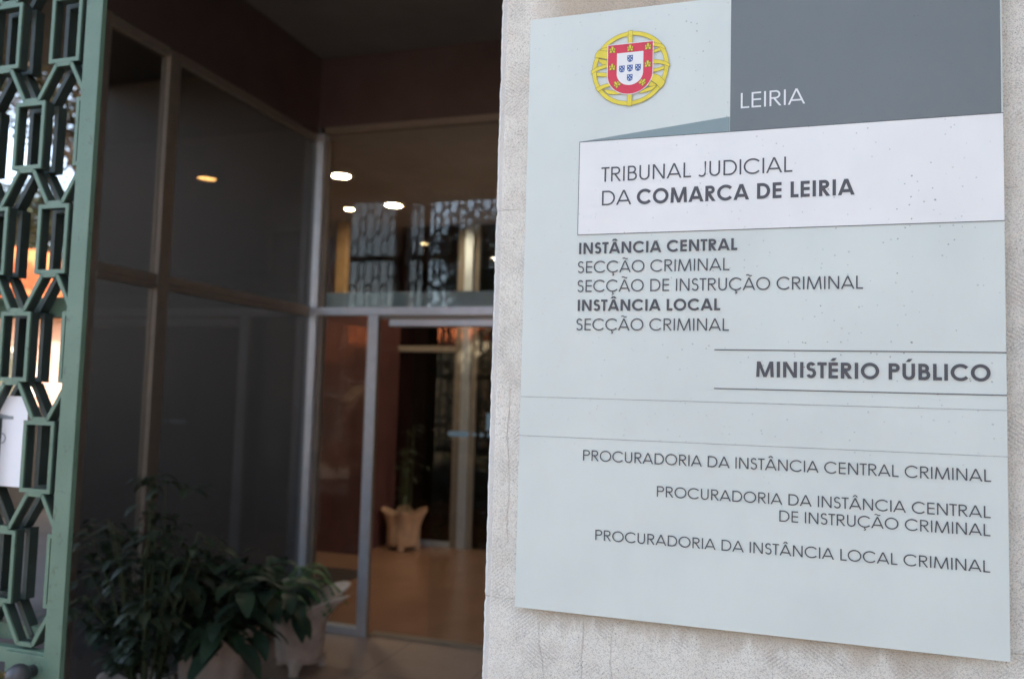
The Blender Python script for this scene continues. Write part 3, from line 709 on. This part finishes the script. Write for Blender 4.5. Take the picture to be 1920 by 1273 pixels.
# ------------------------------------------------------------------ ornate pots and plants
def pot(name, label, cx, cy, r, h, mat, lobes=6, rot=0.0, flare=.06, fat=0.0):
    t = thing(name, label, 'planter', (cx, cy, 0)); mb = MB(); n = lobes * 12; rows = []
    prof = [(r_ + fat * (1 - z_), z_) for r_, z_ in ((.60, .10), (.70, .13), (.74, .20), (.78, .32), (.80, .48), (.84, .62), (.92, .74), (1.0, .84), (1.06, .91), (1.10, .96))]
    def ring(rr, zz, k):
        out = []
        for a in range(n):
            th = 2 * math.pi * a / n; c = abs(math.cos(th * lobes / 2 + rot)); leaf = c ** .8
            up = max(0, (zz - .55) / .45)
            rad = r * (rr - .17 * (1 - leaf) * (.45 + .55 * up) + flare / r * up ** 2.2 * (leaf ** 2))
            z2 = h * (zz + .17 * (leaf ** 1.4 - .45) * up ** 2) 
            out.append((cx + rad * math.cos(th), cy + rad * math.sin(th), z2))
        return out
    for k, (rr, zz) in enumerate(prof): rows.append(ring(rr, zz, k))
    for rr, zz in ((1.02, .955), (.90, .84), (.78, .72)): rows.append(ring(rr, zz, 0))
    mb.grid(rows, closed_u=True)
    mb.f.append(tuple(range(n))[::-1])
    mb.build('bowl', mat, t, smooth=True)
    for k in range(lobes // 2 + 1):
        th = 2 * math.pi * k / (lobes // 2 + 1) - math.pi / 2 + rot; f = MB(); rws = []
        for q, (rd, zz, of) in enumerate(((.045, .0, .10), (.040, .04, .08), (.05, .09, .02), (.06, .14, .0), (.045, .22, -.02))):
            px, py = cx + (r * .62 + of * r) * math.cos(th), cy + (r * .62 + of * r) * math.sin(th)
            rws.append([(px + rd * r / .2 * .8 * math.cos(a * math.pi / 5), py + rd * r / .2 * .8 * math.sin(a * math.pi / 5), zz * h) for a in range(10)])
        f.grid(rws, closed_u=True, cap=True).build('foot', mat, t, smooth=True)
    s = MB(); s.quad(*[(cx + r * .8 * math.cos(2 * math.pi * a / 24), cy + r * .8 * math.sin(2 * math.pi * a / 24), h * .74) for a in range(24)])
    s.build('soil', M['soil'], t)
    return t
def leaf(mb, base, d, up, L_, W_, droop=.4, fold=.25, n=5):
    d = Vector(d).normalized(); side = d.cross(Vector(up)).normalized(); nn = side.cross(d)
    rows = []; p = Vector(base)
    for k in range(n + 1):
        t = k / n; w_ = W_ * math.sin(math.pi * min(1, t * .92 + .06)) ** .8 * (1 - t * .35)
        dd = (d - Vector((0, 0, 1)) * droop * t * 1.6).normalized(); 
        nn2 = side.cross(dd)
        rows.append([p - side * w_ + nn2 * w_ * fold, p, p + side * w_ + nn2 * w_ * fold])
        p = p + dd * L_ / n
    mb.grid(rows)
def ficus(name, label, cx, cy, z0, z1, rad, nst, per, L_, W_, mat, droop=.7, seed=1, bias=(0, 0)):
    rn = random.Random(seed); t = thing(name, label, 'plant', (cx, cy, 0)); st = MB(); lf = MB()
    for k in range(nst):
        th = rn.uniform(0, 2 * math.pi); rr = rad * math.sqrt(rn.random()); top = z0 + (z1 - z0) * (.45 + .55 * rn.random()) * (1 - .25 * rr / rad)
        bx, by = cx + .06 * math.cos(th), cy + .06 * math.sin(th)
        ex, ey = cx + rr * math.cos(th) + bias[0] * rn.random(), cy + rr * math.sin(th) + bias[1] * rn.random()
        pts = [Vector((bx, by, .28)), Vector((bx * .5 + ex * .5, by * .5 + ey * .5, .3 + (top - .3) * .6)), Vector((ex, ey, top)), Vector((ex + .12 * math.cos(th), ey + .12 * math.sin(th), top - .06))]
        st.tube(pts, .006, .0025, 5)
        for j in range(per):
            u = (rn.random() ** .8) * 2.999; i = int(u); p = pts[i].lerp(pts[i + 1], u - i)
            if p.z < z0: continue
            a = rn.uniform(0, 2 * math.pi); d = Vector((math.cos(a), math.sin(a), rn.uniform(-.5, .5)))
            q = p + d * rn.uniform(.02, .05)
            sc_ = rn.uniform(.7, 1.25)
            leaf(lf, q, d, (0, 0, 1), L_ * sc_, W_ * sc_, droop * rn.uniform(.5, 1.3), n=4)
    st.build('stem', M['stem'], t); lf.build('foliage', mat, t, smooth=True)
    return t
pot('planter', 'ornate cast stone pot with pointed rim nearest the glass door', -2.19, 2.92, .185, .43, M['pot'], 5, .35, .15)
pot('planter', 'ornate stone pot mostly hidden under hanging leaves left of the doorway', -2.30, 2.28, .21, .42, M['pot'], 6, .1, .06)
pot('planter', 'ornate stone pot at the foot of the tall bushy plant by the gate', -2.36, 1.76, .16, .26, M['pot'], 6, .9, .03)
ficus('bushy_plant', 'tall dark small-leaved bush in a pot just inside the gate', -2.26, 1.76, .10, 1.27, .28, 30, 20, .080, .022, M['leafd'], .8, 5)
ficus('trailing_plant', 'dark broad-leaved plant spilling over the middle pot', -2.30, 2.24, .22, .86, .32, 34, 12, .19, .050, M['leafb'], .9, 11, (.05, -.05))
# fern in the right-hand pot
rn = random.Random(21); ft = thing('fern', 'green arching fern in the pot nearest the glass door', 'plant', (-2.30, 2.86, 0)); st = MB(); lf = MB()
for k in range(22):
    th = rn.uniform(0, 2 * math.pi) if k > 7 else rn.uniform(R(170), R(330)); rch = rn.uniform(.22, .42); hh = rn.uniform(.16, .34)
    pts = []
    for j in range(9):
        t = j / 8; pts.append(Vector((-2.30 + rch * t * math.cos(th), 2.86 + rch * t * math.sin(th), .30 + hh * math.sin(math.pi * min(1, t * .62 + .02)) - .20 * t ** 3)))
    st.tube(pts, .004, .0015, 5)
    for j in range(1, 26):
        u = j / 26 * 7.99; i = int(u); p = pts[i].lerp(pts[i + 1], u - i); tg = (pts[i + 1] - pts[i]).normalized(); sd2 = tg.cross(Vector((0, 0, 1))).normalized()
        for sg_ in (-1, 1): leaf(lf, p, tg * .5 + sd2 * sg_, (0, 0, 1), .085 * (1.1 - j / 34), .010, .5, .15, 3)
for k in range(26):
    th = R(rn.uniform(150, 330)); p = Vector((-2.32 + .10 * math.cos(th), 2.86 + .10 * math.sin(th), rn.uniform(.38, .5)))
    leaf(lf, p, (math.cos(th), math.sin(th), .5), (0, 0, 1), rn.uniform(.26, .40), .040, rn.uniform(.6, 1.1), .2, 7)
st.build('stem', M['stem'], ft); lf.build('foliage', M['leaff'], ft, smooth=True)
pot('planter', 'terracotta urn with flared leaf rim standing inside the lobby', -3.20, 6.45, .205, .40, M['terra'], 6, .3, .05, .16)
ficus('lobby_plant', 'thin dark plant rising from the terracotta urn in the lobby', -3.20, 6.45, .42, 1.5, .10, 6, 8, .10, .014, M['leafd'], .8, 9)

# ------------------------------------------------------------------ the street outside: houses, walls, trees
def house(label, x0, x1, y0, y1, zb, ze, zr, wall, axis='x', wins=(), cat='house', seed=0):
    """gabled house; wins = list of (face, centre along face, z0, z1, half width)"""
    t = thing('house', label, cat, ((x0 + x1) / 2, (y0 + y1) / 2, zb))
    mb = MB().box(x0, x1, y0, y1, zb, ze); xm, ym = (x0 + x1) / 2, (y0 + y1) / 2
    if axis == 'x':
        for x in (x0 + .002, x1 - .002): mb.quad((x, y0, ze), (x, y1, ze), (x, ym, zr))
    else:
        for y in (y0 + .002, y1 - .002): mb.quad((x0, y, ze), (x1, y, ze), (xm, y, zr))
    mb.build('wall', wall, t)
    r = MB(); e = .45; th = .14
    sl = (zr - ze) / ((y1 - y0) / 2 if axis == 'x' else (x1 - x0) / 2)
    for s in (0, 1):
        n = 26
        rows0, rows1 = [], []
        if axis == 'x':
            ya, yb2 = (y0 - e, ym) if s == 0 else (y1 + e, ym)
            za = ze - e * sl + .06
            L0 = x1 - x0 + 2 * e; nt_ = max(8, int(L0 / .22))
            for k in range(nt_ * 2 + 1):
                x = x0 - e + L0 * k / (nt_ * 2); b = .05 * (k % 2)
                rows0.append([(x, ya, za + b), (x, yb2, zr + .06 + b)]); rows1.append([(x, ya, za - th), (x, yb2, zr - th)])
        else:
            xa, xb = (x0 - e, xm) if s == 0 else (x1 + e, xm)
            za = ze - e * sl + .06
            L0 = y1 - y0 + 2 * e; nt_ = max(8, int(L0 / .22))
            for k in range(nt_ * 2 + 1):
                y = y0 - e + L0 * k / (nt_ * 2); b = .05 * (k % 2)
                rows0.append([(xa, y, za + b), (xb, y, zr + .06 + b)]); rows1.append([(xa, y, za - th), (xb, y, zr - th)])
        r.grid(rows0); r.grid(rows1)
        for a_ in (0, -1): r.quad(rows0[a_][0], rows0[a_][1], rows1[a_][1], rows1[a_][0])
        for k in range(len(rows0) - 1): r.quad(rows0[k][0], rows0[k + 1][0], rows1[k + 1][0], rows1[k][0])
    rf = r.build('roof', M['roof'], t)
    for f, c, z0, z1, hw in wins:
        if f == '+y': fr = (c - hw - .08, c + hw + .08, y1, y1 + .06, z0 - .08, z1 + .08); gl_ = (c - hw, c + hw, y1 + .061, y1 + .07, z0, z1)
        elif f == '-y': fr = (c - hw - .08, c + hw + .08, y0 - .06, y0, z0 - .08, z1 + .08); gl_ = (c - hw, c + hw, y0 - .07, y0 - .061, z0, z1)
        elif f == '+x': fr = (x1, x1 + .06, c - hw - .08, c + hw + .08, z0 - .08, z1 + .08); gl_ = (x1 + .061, x1 + .07, c - hw, c + hw, z0, z1)
        wd_ = box('window', M['trim'], fr, t); box('pane', M['hdark'], gl_, wd_)
    return t
# seen through the grille, to the left
house('low pink house with a bright orange tiled roof behind the green gate', -19.5, -14.2, 7.5, 14.0, -.12, 3.3, 4.75, M['hpink'], 'y', [('+x', 9.0, 1.0, 2.2, .45), ('+x', 11.2, 1.0, 2.2, .45), ('+x', 13.0, .2, 2.2, .4)])
h2 = house('tall white house farther back, seen beside the gate post', -36, -24, 24.5, 36, -.12, 4.3, 5.6, M['hwhite'], 'y', [('+x', 27, 2.4, 3.5, .6), ('+x', 30, 2.4, 3.5, .6), ('-y', -26, 2.4, 3.5, .6), ('-y', -30, 2.4, 3.5, .6)])
aw = MB(); aw.quad((-24, 25, 2.0), (-24, 31, 2.0), (-22.6, 31, 1.6), (-22.6, 25, 1.6)); aw.quad((-22.6, 25, 1.6), (-22.6, 31, 1.6), (-22.6, 31, 1.2), (-22.6, 25, 1.2)); aw.build('awning', M['awn'], h2)
# across the street, mirrored in the door glass
house('white house with orange roof straight across the street', -9, 1.5, -27, -19, -1.2, 3.75, 5.3, M['hwhite'], 'x', [('+y', x, z, z + 1.3, .5) for x in (-7.5, -5, -2.2, .3) for z in (-.4, 2.1)])
house('cream house with orange roof across the street to the left', -22, -11, -28, -19.5, -1.2, 3.5, 5.0, M['hcream'], 'x', [('+y', x, z, z + 1.2, .5) for x in (-20, -17.4, -14.8, -12.6) for z in (-.3, 2.0)])
house('pink house with orange roof across the street to the right', 4, 15, -28, -19.5, -1.2, 2.9, 4.6, M['hpink'], 'x', [('+y', x, -.1, 1.4, .5) for x in (5.6, 8.2, 10.8, 13.2)])
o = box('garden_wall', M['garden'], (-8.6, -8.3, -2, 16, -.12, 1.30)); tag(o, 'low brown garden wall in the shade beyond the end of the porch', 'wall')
hm = MB(); rn = random.Random(4)
for k in range(2600):
    p = Vector((rn.uniform(-12.6, -11.8), rn.uniform(5.5, 9.4), -.12 + 2.1 * rn.random() ** .7)); a = rn.uniform(0, 6.28)
    leaf(hm, p, (math.cos(a), math.sin(a), rn.uniform(-.3, .8)), (0, 0, 1), .14, .04, .3, .2, 2)
hd = thing('hedge', 'yellow-green sunlit hedge in front of the pink house', 'hedge', (-12.2, 7.5, -.12)); hm.build('foliage', M['hedge'], hd)
hs = MB()
for k in range(9): hs.tube([(-12.2 + .1 * (k % 3), 5.8 + .42 * k, -.12), (-12.2, 5.8 + .42 * k, 1.4)], .03, .012, 6)
hs.build('stems', M['bark'], hd)
hm = MB(); rn = random.Random(41)
for k in range(7000):
    p = Vector((rn.uniform(-24, 9), -17.4 + rn.gauss(0, .35), -1.2 + 4.1 * rn.random() ** .8)); a = rn.uniform(0, 6.28)
    leaf(hm, p, (math.cos(a), math.sin(a), rn.uniform(-.5, .6)), (0, 0, 1), .34, .12, .3, .2, 2)
hd = thing('hedge', 'tall dark hedge along the far side of the street', 'hedge', (-7.5, -17.4, -1.2)); hm.build('foliage', M['tleaf'], hd)
hs = MB()
for k in range(30): hs.tube([(-23.5 + 1.1 * k, -17.4, -1.2), (-23.4 + 1.1 * k, -17.4, 2.2)], .06, .02, 6)
hs.build('stems', M['bark'], hd)
def tree(name, label, x, y, zb, ht, cr, mat, n=5200, cz=None, leafs=.16, seed=0, gaps=.35, flat_=.75):
    rn = random.Random(seed); t = thing(name, label, 'tree', (x, y, zb)); tk = MB(); lf = MB()
    cz = cz or zb + ht * .68
    tk.tube([(x, y, zb), (x + rn.uniform(-.15, .15), y + rn.uniform(-.15, .15), zb + ht * .3), (x + rn.uniform(-.2, .2), y, zb + ht * .55), (x, y + .1, zb + ht * .8)], .16 * ht / 6, .04, 9)
    cl = []
    for k in range(16):
        a = rn.uniform(0, 6.28); el = rn.uniform(-.5, 1.2); rr = cr * rn.uniform(.45, .95)
        c = Vector((x + rr * math.cos(a) * math.cos(el), y + rr * math.sin(a) * math.cos(el), cz + rr * flat_ * math.sin(el)))
        cl.append((c, cr * rn.uniform(.22, .42)))
        st_ = Vector((x, y, zb + ht * rn.uniform(.35, .6))); tk.tube([st_, st_.lerp(c, .5) + Vector((0, 0, .15)), c], .05 * ht / 6, .015, 6)
    for k in range(n):
        c, r0 = rn.choice(cl); v = Vector((rn.gauss(0, 1), rn.gauss(0, 1), rn.gauss(0, .8))).normalized() * r0 * rn.random() ** .45
        a = rn.uniform(0, 6.28)
        leaf(lf, c + v, (math.cos(a), math.sin(a), rn.uniform(-.6, .5)), (0, 0, 1), leafs * rn.uniform(.7, 1.3), leafs * .3, .4, .2, 2)
    tk.build('trunk', M['bark'], t, smooth=True); lf.build('crown', mat, t)
    return t
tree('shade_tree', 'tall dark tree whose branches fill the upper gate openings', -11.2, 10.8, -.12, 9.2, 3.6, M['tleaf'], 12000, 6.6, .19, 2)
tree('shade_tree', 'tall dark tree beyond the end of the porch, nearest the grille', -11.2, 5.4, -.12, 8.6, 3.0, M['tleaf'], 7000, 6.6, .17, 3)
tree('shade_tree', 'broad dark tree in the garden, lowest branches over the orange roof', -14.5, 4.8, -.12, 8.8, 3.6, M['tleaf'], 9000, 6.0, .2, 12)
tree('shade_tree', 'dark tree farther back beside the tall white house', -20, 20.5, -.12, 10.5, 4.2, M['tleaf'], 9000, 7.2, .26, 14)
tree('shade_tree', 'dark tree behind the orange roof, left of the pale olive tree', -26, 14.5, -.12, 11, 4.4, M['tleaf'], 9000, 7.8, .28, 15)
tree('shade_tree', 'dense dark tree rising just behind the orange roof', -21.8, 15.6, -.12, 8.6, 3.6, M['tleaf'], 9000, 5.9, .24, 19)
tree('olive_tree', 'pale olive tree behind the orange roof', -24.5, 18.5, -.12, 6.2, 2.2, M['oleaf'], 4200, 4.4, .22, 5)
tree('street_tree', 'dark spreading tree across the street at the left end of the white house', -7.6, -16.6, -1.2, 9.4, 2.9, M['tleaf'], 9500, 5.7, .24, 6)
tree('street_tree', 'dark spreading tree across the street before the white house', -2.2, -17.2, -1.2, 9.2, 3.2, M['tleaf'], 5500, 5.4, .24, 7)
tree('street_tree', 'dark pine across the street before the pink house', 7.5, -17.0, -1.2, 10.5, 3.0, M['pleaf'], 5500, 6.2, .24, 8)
